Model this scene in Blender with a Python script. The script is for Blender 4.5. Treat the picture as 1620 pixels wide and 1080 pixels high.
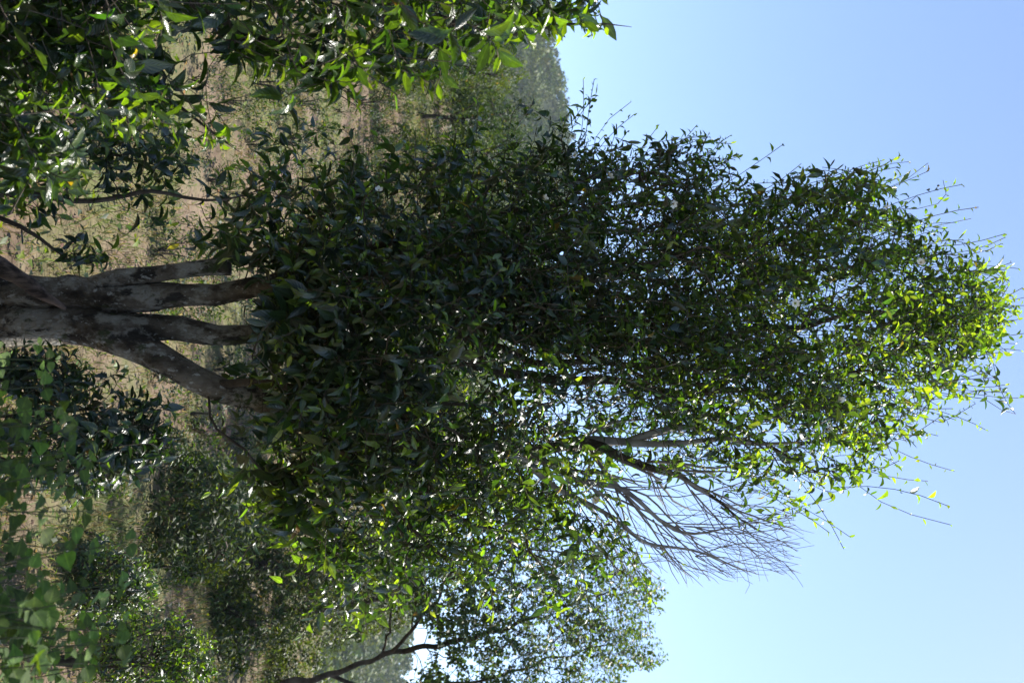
import bpy, math, random
import numpy as np
from mathutils import Matrix, Vector, noise as mnoise

# ------------------------------------------------------------------ camera, sky, sun, exposure
for o in list(bpy.data.objects): bpy.data.objects.remove(o, do_unlink=True)
scene = bpy.context.scene
COL = scene.collection
rng = np.random.default_rng(7)
random.seed(7)

FPX = 1575.0                     # focal length in photograph pixels (35 mm lens on a 36 mm sensor)
PITCH = math.radians(12)
CAM = np.array([0.0, 0.0, 1.6])
FW = np.array([0, math.cos(PITCH), math.sin(PITCH)])
UPV = np.array([0, -math.sin(PITCH), math.cos(PITCH)])
RT = np.array([1.0, 0, 0])
cam_d = bpy.data.cameras.new('camera'); cam = bpy.data.objects.new('camera', cam_d); COL.objects.link(cam)
cam_d.sensor_width = 36; cam_d.lens = 35; cam_d.clip_start = 0.05; cam_d.clip_end = 6000
# the photograph was taken with the camera turned on its side: the sky is at the right edge of the frame
m = Matrix.Identity(4)
for i in range(3):
    m[i][0] = UPV[i]; m[i][1] = -RT[i]; m[i][2] = -FW[i]; m[i][3] = CAM[i]
cam.matrix_world = m
cam_d.dof.use_dof = True; cam_d.dof.focus_distance = 4.9; cam_d.dof.aperture_fstop = 4.0
scene.camera = cam

SUN_EL, SUN_AZ = math.radians(55), math.radians(60)      # azimuth clockwise from the view direction
world = bpy.data.worlds.new('World'); scene.world = world; world.use_nodes = True
wn = world.node_tree.nodes; wl = world.node_tree.links
bg = wn['Background']; sky = wn.new('ShaderNodeTexSky'); sky.sky_type = 'NISHITA'; sky.sun_disc = False
sky.sun_elevation = SUN_EL; sky.sun_rotation = SUN_AZ; sky.air_density = 1.0; sky.dust_density = 5.0; sky.ozone_density = 1.1; sky.altitude = 3000
wl.new(sky.outputs['Color'], bg.inputs['Color']); bg.inputs['Strength'].default_value = 0.15
sun_d = bpy.data.lights.new('sun', 'SUN'); sun_d.energy = 5.0; sun_d.angle = math.radians(0.53); sun_d.color = (1, 0.95, 0.87)
sun = bpy.data.objects.new('sun', sun_d); COL.objects.link(sun)
SUNV = Vector((math.sin(SUN_AZ)*math.cos(SUN_EL), math.cos(SUN_AZ)*math.cos(SUN_EL), math.sin(SUN_EL)))
sun.rotation_euler = SUNV.to_track_quat('Z', 'Y').to_euler(); sun.location = (20, 10, 40)
scene.render.engine = 'CYCLES'
scene.view_settings.view_transform = 'Standard'; scene.view_settings.look = 'None'
scene.view_settings.exposure = 1.25; scene.view_settings.gamma = 1.0
scene.cycles.max_bounces = 10; scene.cycles.transmission_bounces = 6; scene.cycles.transparent_max_bounces = 4

def P(u, v, d):
    """point seen at upright-photo pixel (u across, v up from the bottom edge) at depth d metres"""
    return CAM + d*(FW + RT*((u-540)/FPX) + UPV*((v-810)/FPX))
def proj(p):
    q = np.asarray(p) - CAM
    d = q @ FW
    return 540 + FPX*(q @ RT)/d, 810 + FPX*(q @ UPV)/d, d
def nrm(a):
    a = np.asarray(a, float)
    return a/np.maximum(np.linalg.norm(a, axis=-1, keepdims=True), 1e-9)

# ------------------------------------------------------------------ materials
def newmat(name):
    mt = bpy.data.materials.new(name); mt.use_nodes = True
    nt = mt.node_tree; nt.nodes.clear()
    return mt, nt.nodes, nt.links
def leaf_material(name, rough=0.36, trans=0.32, tcol=(2.6, 2.5, 0.55), spec=0.5, veins=True):
    mt, n, l = newmat(name)
    out = n.new('ShaderNodeOutputMaterial'); mix = n.new('ShaderNodeMixShader'); mix.inputs[0].default_value = trans
    pr = n.new('ShaderNodeBsdfPrincipled'); tr = n.new('ShaderNodeBsdfTranslucent')
    at = n.new('ShaderNodeAttribute'); at.attribute_name = 'tint'
    pr.inputs['Roughness'].default_value = rough; pr.inputs['Specular IOR Level'].default_value = spec
    # mottling
    geo = n.new('ShaderNodeNewGeometry'); tx = n.new('ShaderNodeTexNoise'); tx.inputs['Scale'].default_value = 60
    l.new(geo.outputs['Position'], tx.inputs['Vector'])
    mr = n.new('ShaderNodeMapRange'); mr.inputs['To Min'].default_value = 0.72; mr.inputs['To Max'].default_value = 1.25
    mr.inputs['From Min'].default_value = 0.3; mr.inputs['From Max'].default_value = 0.7
    l.new(tx.outputs['Fac'], mr.inputs['Value'])
    mul = n.new('ShaderNodeVectorMath'); mul.operation = 'SCALE'
    l.new(at.outputs['Color'], mul.inputs[0]); l.new(mr.outputs['Result'], mul.inputs['Scale'])
    col = mul.outputs['Vector']
    if veins:
        lv = n.new('ShaderNodeAttribute'); lv.attribute_name = 'luv'
        sp = n.new('ShaderNodeSeparateXYZ'); l.new(lv.outputs['Vector'], sp.inputs[0])
        ab = n.new('ShaderNodeMath'); ab.operation = 'ABSOLUTE'; l.new(sp.outputs['X'], ab.inputs[0])
        # midrib
        rb = n.new('ShaderNodeMapRange'); rb.inputs['From Min'].default_value = 0.03; rb.inputs['From Max'].default_value = 0.12
        rb.inputs['To Min'].default_value = 1; rb.inputs['To Max'].default_value = 0
        l.new(ab.outputs[0], rb.inputs['Value'])
        # side veins run forward from the midrib
        s1 = n.new('ShaderNodeMath'); s1.operation = 'MULTIPLY_ADD'; s1.inputs[1].default_value = -0.28
        l.new(ab.outputs[0], s1.inputs[0]); l.new(sp.outputs['Y'], s1.inputs[2])
        s2 = n.new('ShaderNodeMath'); s2.operation = 'MULTIPLY'; s2.inputs[1].default_value = 50; l.new(s1.outputs[0], s2.inputs[0])
        s3 = n.new('ShaderNodeMath'); s3.operation = 'SINE'; l.new(s2.outputs[0], s3.inputs[0])
        m2 = n.new('ShaderNodeMix'); m2.data_type = 'RGBA'; m2.blend_type = 'MIX'
        sc2 = n.new('ShaderNodeVectorMath'); sc2.operation = 'MULTIPLY'; sc2.inputs[1].default_value = (1.9, 1.7, 1.5)
        l.new(col, sc2.inputs[0])
        l.new(rb.outputs['Result'], m2.inputs['Factor']); l.new(col, m2.inputs[6]); l.new(sc2.outputs['Vector'], m2.inputs[7])
        col = m2.outputs[2]
        bp = n.new('ShaderNodeBump'); bp.inputs['Strength'].default_value = 0.28; bp.inputs['Distance'].default_value = 0.002
        l.new(s3.outputs[0], bp.inputs['Height']); l.new(bp.outputs['Normal'], pr.inputs['Normal'])
    tm = n.new('ShaderNodeVectorMath'); tm.operation = 'MULTIPLY'; tm.inputs[1].default_value = tcol
    l.new(col, tm.inputs[0]); l.new(tm.outputs['Vector'], tr.inputs['Color']); l.new(col, pr.inputs['Base Color'])
    l.new(pr.outputs[0], mix.inputs[1]); l.new(tr.outputs[0], mix.inputs[2]); l.new(mix.outputs[0], out.inputs[0])
    return mt
def noise_material(name, stops, scale=6, rough=0.9, bump=0.4, bscale=30, detail=8, spec=0.2, second=None, stretch=(1, 1, 1), bdist=0.02):
    """colour ramp over object-space noise, optional second patch colour (colour, scale, lo, hi)"""
    mt, n, l = newmat(name)
    out = n.new('ShaderNodeOutputMaterial'); pr = n.new('ShaderNodeBsdfPrincipled')
    pr.inputs['Roughness'].default_value = rough; pr.inputs['Specular IOR Level'].default_value = spec
    tc = n.new('ShaderNodeTexCoord'); mp = n.new('ShaderNodeMapping'); mp.inputs['Scale'].default_value = stretch
    l.new(tc.outputs['Object'], mp.inputs[0])
    tx = n.new('ShaderNodeTexNoise'); tx.inputs['Scale'].default_value = scale; tx.inputs['Detail'].default_value = detail; tx.inputs['Roughness'].default_value = 0.62
    l.new(mp.outputs[0], tx.inputs['Vector'])
    cr = n.new('ShaderNodeValToRGB'); e = cr.color_ramp.elements
    e[0].position, e[0].color = stops[0][0], (*stops[0][1], 1); e[1].position, e[1].color = stops[-1][0], (*stops[-1][1], 1)
    for p_, c_ in stops[1:-1]:
        k = e.new(p_); k.color = (*c_, 1)
    l.new(tx.outputs['Fac'], cr.inputs[0]); col = cr.outputs[0]
    for sec in (second or []):
        c2, s2, lo, hi = sec
        t2 = n.new('ShaderNodeTexNoise'); t2.inputs['Scale'].default_value = s2; t2.inputs['Detail'].default_value = 7; t2.inputs['Roughness'].default_value = 0.65
        of = n.new('ShaderNodeVectorMath'); of.operation = 'ADD'; of.inputs[1].default_value = (13.7*s2 % 9, 4.1, 7.7)
        l.new(mp.outputs[0], of.inputs[0]); l.new(of.outputs[0], t2.inputs['Vector'])
        r2 = n.new('ShaderNodeMapRange'); r2.interpolation_type = 'SMOOTHSTEP'; r2.inputs['From Min'].default_value = lo; r2.inputs['From Max'].default_value = hi
        l.new(t2.outputs['Fac'], r2.inputs['Value'])
        mx = n.new('ShaderNodeMix'); mx.data_type = 'RGBA'; mx.inputs[7].default_value = (*c2, 1)
        l.new(r2.outputs['Result'], mx.inputs['Factor']); l.new(col, mx.inputs[6]); col = mx.outputs[2]
    l.new(col, pr.inputs['Base Color'])
    tb = n.new('ShaderNodeTexNoise'); tb.inputs['Scale'].default_value = bscale; tb.inputs['Detail'].default_value = 6
    l.new(mp.outputs[0], tb.inputs['Vector'])
    bp = n.new('ShaderNodeBump'); bp.inputs['Strength'].default_value = bump; bp.inputs['Distance'].default_value = bdist
    l.new(tb.outputs['Fac'], bp.inputs['Height']); l.new(bp.outputs[0], pr.inputs['Normal'])
    l.new(pr.outputs[0], out.inputs[0])
    return mt

M_TEA = leaf_material('tea_leaf', rough=0.32, spec=1.0, trans=0.42, tcol=(2.6, 3.0, 0.5))
M_NEAR = leaf_material('near_tea_leaf', rough=0.28, spec=0.8, trans=0.48, tcol=(2.7, 3.0, 0.4))
M_BROAD = leaf_material('broad_leaf', rough=0.6, trans=0.32, spec=0.15)
M_BACK = leaf_material('background_leaf', rough=0.5, trans=0.34, spec=0.3, veins=False)
M_FOREST = leaf_material('forest_leaf', rough=0.6, trans=0.15, spec=0.25, veins=False)
M_GRASS = leaf_material('grass_blade', rough=0.6, trans=0.4, tcol=(1.5, 1.5, 0.8), spec=0.3, veins=False)
M_BARK = noise_material('pale_bark', [(0.36, (0.022, 0.017, 0.012)), (0.47, (0.070, 0.053, 0.037)), (0.60, (0.145, 0.118, 0.088))], scale=7, bump=1.0, bscale=62, bdist=0.03,
                        second=[((0.23, 0.205, 0.165), 6, 0.50, 0.58), ((0.030, 0.025, 0.020), 8, 0.52, 0.60), ((0.30, 0.28, 0.24), 30, 0.58, 0.64), ((0.05, 0.055, 0.025), 11, 0.57, 0.66)], stretch=(1, 1, 0.6))
M_TWIG = noise_material('twig_bark', [(0.35, (0.035, 0.026, 0.018)), (0.65, (0.10, 0.08, 0.062))], scale=12, bump=0.4, bscale=60, bdist=0.004)
M_DEAD = noise_material('dead_bark', [(0.35, (0.13, 0.12, 0.11)), (0.65, (0.34, 0.32, 0.30))], scale=10, bump=0.5, bscale=60, bdist=0.004)
M_BROWN = noise_material('split_brown_wood', [(0.42, (0.03, 0.02, 0.014)), (0.60, (0.15, 0.10, 0.072))], scale=26, bump=1.0, bscale=40, bdist=0.01, stretch=(1, 1, 0.15))
M_DARKBARK = noise_material('dark_bark', [(0.35, (0.025, 0.02, 0.015)), (0.65, (0.09, 0.075, 0.06))], scale=8, bump=0.6, bscale=30)
M_SOIL = noise_material('dry_soil', [(0.28, (0.058, 0.040, 0.026)), (0.48, (0.120, 0.084, 0.056)), (0.70, (0.195, 0.142, 0.102))], scale=1.3, bump=0.9, bscale=5, bdist=0.08,
                        second=[((0.10, 0.105, 0.040), 0.55, 0.45, 0.60), ((0.15, 0.12, 0.075), 3.1, 0.50, 0.66), ((0.07, 0.06, 0.035), 7, 0.60, 0.70)])
M_HILL = noise_material('forest_floor', [(0.3, (0.03, 0.042, 0.018)), (0.7, (0.075, 0.09, 0.035))], scale=0.05, bump=0.5, bscale=0.2, bdist=2.0)
def plain(name, c, rough=0.5, spec=0.4):
    mt, n, l = newmat(name); out = n.new('ShaderNodeOutputMaterial'); pr = n.new('ShaderNodeBsdfPrincipled')
    tx = n.new('ShaderNodeTexNoise'); tx.inputs['Scale'].default_value = 80
    mx = n.new('ShaderNodeMix'); mx.data_type = 'RGBA'; mx.inputs[6].default_value = (*[k*0.8 for k in c], 1); mx.inputs[7].default_value = (*c, 1)
    l.new(tx.outputs['Fac'], mx.inputs['Factor']); l.new(mx.outputs[2], pr.inputs['Base Color'])
    pr.inputs['Roughness'].default_value = rough; pr.inputs['Specular IOR Level'].default_value = spec
    l.new(pr.outputs[0], out.inputs[0]); return mt
M_PETAL = plain('white_petal', (0.80, 0.79, 0.72), 0.5); M_STAMEN = plain('yellow_stamen', (0.55, 0.36, 0.05), 0.6)
M_FRUIT = plain('dark_fruit', (0.045, 0.05, 0.028), 0.5)

# ------------------------------------------------------------------ mesh helpers
def mesh_arrays(name, V, F, mat, tint=None, luv=None, smooth=True, mats=None, fmat=None):
    """V (n,3); F (k,3) or (k,4) or list of both"""
    me = bpy.data.meshes.new(name)
    Fs = F if isinstance(F, list) else [F]
    Fs = [np.asarray(f, np.int32) for f in Fs if len(f)]
    V = np.asarray(V, np.float32)
    me.vertices.add(len(V)); me.vertices.foreach_set('co', V.ravel())
    nl = sum(f.size for f in Fs); npoly = sum(len(f) for f in Fs)
    me.loops.add(nl); me.polygons.add(npoly)
    me.loops.foreach_set('vertex_index', np.concatenate([f.ravel() for f in Fs]))
    tot = np.concatenate([np.full(len(f), f.shape[1], np.int32) for f in Fs])
    me.polygons.foreach_set('loop_start', np.concatenate([[0], np.cumsum(tot)[:-1]]).astype(np.int32))
    try: me.polygons.foreach_set('loop_total', tot)
    except Exception: pass
    me.polygons.foreach_set('use_smooth', np.full(npoly, smooth, bool))
    for k in (mats or [mat]): me.materials.append(k)
    if fmat is not None: me.polygons.foreach_set('material_index', np.asarray(fmat, np.int32))
    if tint is not None:
        a = me.attributes.new('tint', 'FLOAT_COLOR', 'POINT')
        t4 = np.ones((len(V), 4), np.float32); t4[:, :3] = tint
        a.data.foreach_set('color', t4.ravel())
    if luv is not None:
        a = me.attributes.new('luv', 'FLOAT_VECTOR', 'POINT')
        t3 = np.zeros((len(V), 3), np.float32); t3[:, :2] = luv
        a.data.foreach_set('vector', t3.ravel())
    me.update(calc_edges=True); me.validate()
    return me
def link(name, data, parent=None, loc=None):
    o = bpy.data.objects.new(name, data); COL.objects.link(o)
    if parent is not None: o.parent = parent
    if loc is not None: o.location = [float(k) for k in loc]
    return o
def tag(o, label=None, cat=None, group=None, kind=None):
    if label: o['label'] = label
    if cat: o['category'] = cat
    if group: o['group'] = group
    if kind: o['kind'] = kind
    return o

def tube(pts, rad, sides, cap=True, lump=0.0, seed=0.0):
    """tube along a polyline; returns V, quads, tris"""
    pts = np.asarray(pts, float); rad = np.asarray(rad, float); n = len(pts)
    tan = np.gradient(pts, axis=0); tan = nrm(tan)
    ref = np.array([0.31, 0.87, 0.37]) if abs(tan[0] @ np.array([0.31, 0.87, 0.37])) < 0.9 else np.array([1.0, 0, 0])
    X = np.zeros_like(pts); x = nrm(np.cross(tan[0], ref))
    for i in range(n):
        x = x - tan[i]*(x @ tan[i]); x = x/max(np.linalg.norm(x), 1e-9); X[i] = x
    Y = np.cross(tan, X)
    a = np.linspace(0, 2*np.pi, sides, endpoint=False)
    R = np.repeat(rad[:, None], sides, 1)
    V = pts[:, None, :] + R[..., None]*(X[:, None, :]*np.cos(a)[None, :, None] + Y[:, None, :]*np.sin(a)[None, :, None])
    if lump > 0:
        for i in range(n):
            for j in range(sides):
                q = V[i, j]
                k = mnoise.noise(Vector(q*4.5) + Vector((seed, 0, 0)))*0.55 + mnoise.noise(Vector(q*13) + Vector((0, seed, 0)))*0.4 + mnoise.noise(Vector(q*34))*0.22
                V[i, j] = pts[i] + (V[i, j]-pts[i])*(1 + lump*k)
    V = V.reshape(-1, 3)
    i, j = np.meshgrid(np.arange(n-1), np.arange(sides), indexing='ij')
    j2 = (j+1) % sides
    Q = np.stack([i*sides+j, i*sides+j2, (i+1)*sides+j2, (i+1)*sides+j], -1).reshape(-1, 4)
    T = np.zeros((0, 3), int)
    if cap:
        c = len(V); V = np.vstack([V, pts[-1] + tan[-1]*rad[-1]*0.25, pts[0]])
        k = np.arange(sides); k2 = (k+1) % sides; b = (n-1)*sides
        T = np.vstack([np.stack([b+k, b+k2, np.full(sides, c)], -1), np.stack([k2, k, np.full(sides, c+1)], -1)])
    return V, Q, T
def join(parts):
    V, Q, T, o = [], [], [], 0
    for v, q, t in parts:
        V.append(v); Q.append(q+o); T.append(t+o); o += len(v)
    return np.vstack(V), [np.vstack(Q), np.vstack(T)]
def resample(pts, rad, step):
    """smooth Catmull-Rom resampling"""
    pts = np.asarray(pts, float); rad = np.asarray(rad, float)
    E = np.vstack([2*pts[0]-pts[1], pts, 2*pts[-1]-pts[-2]])
    out, ro = [], []
    for i in range(len(pts)-1):
        p0, p1, p2, p3 = E[i:i+4]; n = max(1, int(np.linalg.norm(p2-p1)/step))
        t = (np.arange(n)/n)[:, None]
        out.append(0.5*((2*p1) + (p2-p0)*t + (2*p0-5*p1+4*p2-p3)*t**2 + (3*p1-p0-3*p2+p3)*t**3))
        ro.append(rad[i] + (rad[i+1]-rad[i])*t[:, 0])
    return np.vstack(out+[pts[-1:]]), np.concatenate(ro+[rad[-1:]])

# ---- leaves
def leaf_protos(kind, nv=6, seed=1):
    """nv leaf shapes of one topology; length 1 along +Y, blade normal +Z"""
    r = np.random.default_rng(seed)
    if kind == 'tea':
        ts = [0.07, 0.26, 0.50, 0.76, 1.0]; ws = [0.012, 0.128, 0.176, 0.112, 0.0]
    elif kind == 'broad':
        ts = [0.16, 0.22, 0.40, 0.60, 0.82, 1.0]; ws = [0.02, 0.27, 0.36, 0.30, 0.13, 0.0]
    elif kind == 'round':
        ts = [0.15, 0.28, 0.48, 0.68, 0.87, 1.0]; ws = [0.012, 0.20, 0.30, 0.30, 0.17, 0.0]
    elif kind == 'far':
        ts = [0.08, 0.5, 1.0]; ws = [0.02, 0.19, 0.0]
    elif kind == 'farround':
        ts = [0.14, 0.55, 1.0]; ws = [0.03, 0.32, 0.0]
    out = []
    for k in range(nv):
        curv = [0.25, 0.6, 1.0, 1.5, -0.25, 0.75][k % 6] * (1 if kind in ('tea', 'far') else 0.6)
        fold = [0.45, 0.8, 0.6, 0.9, 0.35, 0.7][k % 6] * (1 if kind in ('tea', 'far') else 0.5)
        wsc = [1.05, 0.95, 1.1, 0.85, 1.0, 1.15][k % 6]; twist = r.uniform(-.35, .35); side = r.uniform(-.15, .15)
        V, UV = [], []
        for s_ in (-1, 1): V.append((0.012*s_, 0, 0)); UV.append((0, 0))
        y = z = 0; pt = 0
        for t, w in zip(ts, ws):
            a = -curv*((t+pt)/2)*1.1; y += (t-pt)*math.cos(a); z += (t-pt)*math.sin(a); pt = t
            w *= wsc; un = 0.04*math.sin(t*9 + k)*(1 if w > 0.05 else 0)
            ph = twist*t; xo = side*t*t*0.6
            cols = (-1, 0, 1)
            for s_ in cols:
                lx = s_*w; lz = abs(s_)*w*fold + s_*un*0.5
                V.append((xo + lx*math.cos(ph) - lz*math.sin(ph), y, z + lx*math.sin(ph) + lz*math.cos(ph))); UV.append((s_, t))
        V = np.array(V); F = [[0, 1, 4, 2]]
        for i in range(len(ts)-1):
            b = 2+3*i
            F += [[b, b+1, b+4, b+3], [b+1, b+2, b+5, b+4]]
        out.append(V)
    return np.stack(out), np.array(F), np.array(UV)
PROTO = {k: leaf_protos(k) for k in ('tea', 'broad', 'round', 'far', 'farround')}

class Leaves:
    """collects leaves: base point, axis, blade normal, length, age 0 young .. 1 old"""
    def __init__(s): s.p, s.a, s.n, s.l, s.g = [], [], [], [], []
    def add(s, p, a, n, l, g):
        s.p.append(np.reshape(p, (-1, 3))); s.a.append(np.reshape(a, (-1, 3))); s.n.append(np.reshape(n, (-1, 3)))
        s.l.append(np.ravel(l)); s.g.append(np.ravel(g))
    def done(s):
        s.p = np.vstack(s.p); s.a = nrm(np.vstack(s.a)); s.n = np.vstack(s.n); s.l = np.concatenate(s.l); s.g = np.clip(np.concatenate(s.g), 0, 0.999)
        x = nrm(np.cross(s.a, s.n)); s.z = np.cross(x, s.a); s.x = x
        s.k = rng.integers(0, 6, len(s.l)); return s
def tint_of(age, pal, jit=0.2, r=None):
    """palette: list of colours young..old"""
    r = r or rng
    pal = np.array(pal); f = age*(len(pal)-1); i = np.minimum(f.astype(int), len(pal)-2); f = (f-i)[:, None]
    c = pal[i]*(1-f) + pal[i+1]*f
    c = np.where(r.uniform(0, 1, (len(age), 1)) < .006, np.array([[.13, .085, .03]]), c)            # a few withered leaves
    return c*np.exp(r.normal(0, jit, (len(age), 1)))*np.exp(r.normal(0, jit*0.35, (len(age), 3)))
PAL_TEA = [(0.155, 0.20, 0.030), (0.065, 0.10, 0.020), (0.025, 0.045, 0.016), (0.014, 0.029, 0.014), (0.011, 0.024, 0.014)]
PAL_NEAR = [(0.12, 0.165, 0.020), (0.060, 0.096, 0.017), (0.030, 0.054, 0.015), (0.015, 0.030, 0.013), (0.011, 0.023, 0.013)]
PAL_BROAD = [(0.075, 0.12, 0.025), (0.042, 0.075, 0.020), (0.028, 0.052, 0.018), (0.018, 0.036, 0.014)]
PAL_BLUE = [(0.095, 0.14, 0.06), (0.068, 0.108, 0.052), (0.05, 0.085, 0.045), (0.036, 0.062, 0.036)]
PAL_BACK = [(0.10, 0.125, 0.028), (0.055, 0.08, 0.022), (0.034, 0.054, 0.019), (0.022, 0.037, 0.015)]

def bake_leaves(kind, L, idx, mat, pal, base, name='foliage', jit=0.22):
    PV, PF, PUV = PROTO[kind]; nv = PV.shape[1]
    B = np.stack([L.x[idx], L.a[idx], L.z[idx]], 1)                       # rows = axes
    loc = PV[L.k[idx]]*L.l[idx][:, None, None]
    V = np.einsum('nvi,nij->nvj', loc, B) + L.p[idx][:, None, :] - base
    F = (PF[None] + (np.arange(len(idx))*nv)[:, None, None]).reshape(-1, 4)
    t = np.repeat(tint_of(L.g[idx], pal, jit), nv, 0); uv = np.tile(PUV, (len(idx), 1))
    return mesh_arrays(name, V.reshape(-1, 3), F, mat, t, uv)
def split_visible(L, nmax, blockers=None, cell=5):
    """the nmax leaves that show largest from the photograph's viewpoint"""
    N = len(L.l); best = {}
    zb = np.full((1620//cell+1, 1080//cell+1), 1e9); who = np.full(zb.shape, -1)
    for f in (0.25, 0.5, 0.75):
        u, v, d = proj(L.p + L.a*L.l[:, None]*f)
        ok = np.where((u > 3) & (u < 1077) & (v > 3) & (v < 1617) & (d > 0.2))[0]
        for i in ok:
            a, b = int(v[i])//cell, int(u[i])//cell
            if d[i] < zb[a, b]: zb[a, b] = d[i]; who[a, b] = i
    ids, cnt = np.unique(who[who >= 0], return_counts=True)
    vd = nrm(L.p[ids] - CAM); face = np.abs(np.sum(vd*L.z[ids], 1)); _, _, d = proj(L.p[ids])
    score = (L.l[ids]/d)**2*(0.15+face)*(0.5+cnt)
    pick = ids[np.argsort(-score)[:nmax]]
    rest = np.setdiff1d(np.arange(N), pick)
    return pick, rest
_leafmesh = {}
def leaf_objects(kind, L, pick, mat, pal, root, base):
    key = (kind, mat.name)
    if key not in _leafmesh:
        PV, PF, PUV = PROTO[kind]; ms = []
        r2 = np.random.default_rng(5)
        for k in range(6):
            row = []
            for c in range(10):
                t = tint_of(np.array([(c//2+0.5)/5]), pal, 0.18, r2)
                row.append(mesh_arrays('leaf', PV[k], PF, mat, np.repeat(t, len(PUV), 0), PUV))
            ms.append(row)
        _leafmesh[key] = ms
    ms = _leafmesh[key]
    for i in pick:
        o = link('leaf', ms[L.k[i]][min(9, int(L.g[i]*5)*2 + random.randint(0, 1))], root)
        s_ = float(L.l[i]); M = Matrix.Identity(4)
        for r in range(3):
            M[r][0] = L.x[i][r]*s_; M[r][1] = L.a[i][r]*s_; M[r][2] = L.z[i][r]*s_; M[r][3] = L.p[i][r]-base[r]
        o.matrix_basis = M

# ---- branching
class Skeleton:
    def __init__(s): s.pos, s.par, s.rad, s.cost, s.limb = [], [], [], [], []
    def node(s, p, par, r=0.0, limb=-1):
        s.pos.append(np.asarray(p, float)); s.par.append(par); s.rad.append(r); s.limb.append(limb)
        s.cost.append(0 if par < 0 else s.cost[par] + float(np.linalg.norm(s.pos[-1]-s.pos[par])))
        return len(s.pos)-1
    def limb_line(s, pts, rad, limb, attach=True, wiggle=0.018):
        """handmade limb; its first point is tied to the nearest node of an earlier limb"""
        pts, rad = resample(pts, rad, 0.06); par = -1
        arc = np.concatenate([[0], np.cumsum(np.linalg.norm(np.diff(pts, axis=0), axis=1))]); ph = rng.uniform(0, 6.28, (3, 3)); fr = rng.uniform(3, 14, (3, 3))
        wob = sum(np.sin(arc[:, None]*fr[k][None] + ph[k][None])*(0.5 if k else 1) for k in range(3))*wiggle
        pts = pts + wob*(np.clip(arc/0.5, 0, 1)*np.clip(1.4 - rad/0.07, 0.45, 1))[:, None]
        if rad[-1] < 0.03: rad = rad*(1 - 0.75*np.clip(1 - (arc[-1]-arc)/0.35, 0, 1)**1.5)           # limbs run out into twigs
        if attach and s.pos:
            d = np.linalg.norm(np.array(s.pos) - pts[0], axis=1); par = int(np.argmin(d))
            if d[par] < 0.25 and rad[0] < 0.08: pts = pts + (s.pos[par]-pts[0])*np.exp(-arc/0.25)[:, None]
        for p, r in zip(pts, rad): par = s.node(p, par, r, limb)
        return pts, rad
    def grow(s, bases, dirs, up_pen=1.5, path_w=0.22, step=0.08, jit=0.012, skip=()):
        """tie every twig base to the tree by a curved branchlet; returns the end nodes"""
        ends = np.zeros(len(bases), int)
        P0 = np.array(s.pos); okl = ~np.isin(np.array(s.limb), list(skip))
        d0 = np.array([np.min(np.linalg.norm(P0[okl]-b, axis=1)) for b in bases])
        cap = len(P0) + len(bases)*40
        A = np.full((cap, 3), 1e6); A[:len(P0)] = P0; A[:len(P0)][~okl] = 1e6
        C = np.zeros(cap); C[:len(P0)] = s.cost
        for i in np.argsort(d0 + rng.uniform(0, 0.15, len(d0))):
            n = len(s.pos); q = bases[i]-A[:n]; dist = np.linalg.norm(q, axis=1)
            cz = q[:, 2]/np.maximum(dist, 1e-6)
            w = dist*(1 + up_pen*np.clip(0.25-cz, 0, 1.25)*0.6) + path_w*C[:n]
            j = int(np.argmin(w)); D = dist[j]
            if D < 0.02: ends[i] = j; continue
            p0, p1 = A[j], bases[i]
            pd = nrm(p0 - s.pos[s.par[j]]) if s.par[j] >= 0 else np.array([0, 0, 1.0])
            t0 = nrm(pd*0.5 + nrm(p1-p0) + np.array([0, 0, 0.15]))*D; t1 = nrm(dirs[i]*0.8 + nrm(p1-p0))*D
            k = max(2, int(D/step)); par = j
            for t in np.arange(1, k+1)/k:
                h = (2*t**3-3*t**2+1)*p0 + (t**3-2*t**2+t)*t0 + (-2*t**3+3*t**2)*p1 + (t**3-t**2)*t1
                if t < 1: h = h + rng.normal(0, jit, 3)
                par = s.node(h, par); A[par] = h; C[par] = s.cost[par]
            ends[i] = par
        return ends
    def radii(s, tip=0.0016, ex=2.35, rmax=0.05):
        n = len(s.pos); acc = np.zeros(n); par = np.array(s.par)
        ch = np.zeros(n, int); np.add.at(ch, par[par >= 0], 1)
        for i in range(n-1, -1, -1):
            if acc[i] == 0: acc[i] = tip**ex
            if par[i] >= 0: acc[par[i]] += acc[i]
        return np.minimum(acc**(1/ex), rmax)
    def twig_tubes(s, sides=4, tip=0.0016, rmax=0.03, off=None, minr=0.0, ex=2.35):
        R = s.radii(tip, rmax=rmax, ex=ex); n = len(s.pos); par = s.par; best = {}
        for i in range(n):
            if s.limb[i] < 0 and par[i] >= 0:
                b = best.get(par[i])
                if b is None or R[i] > R[b]: best[par[i]] = i
        parts = []
        for i in range(n):
            if s.limb[i] >= 0 or par[i] < 0: continue
            if s.limb[par[i]] < 0 and best[par[i]] == i: continue       # not a chain start
            ch = [par[i], i]
            while ch[-1] in best: ch.append(best[ch[-1]])
            pp = np.array([s.pos[k] for k in ch]); rr = np.array([R[k] for k in ch]); rr[0] = rr[1]
            parts.append(tube(pp, np.maximum(rr, minr), 6 if rr[0] > 0.012 else sides, cap=False))
        V, F = join(parts)
        return V - (0 if off is None else off), F

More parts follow.
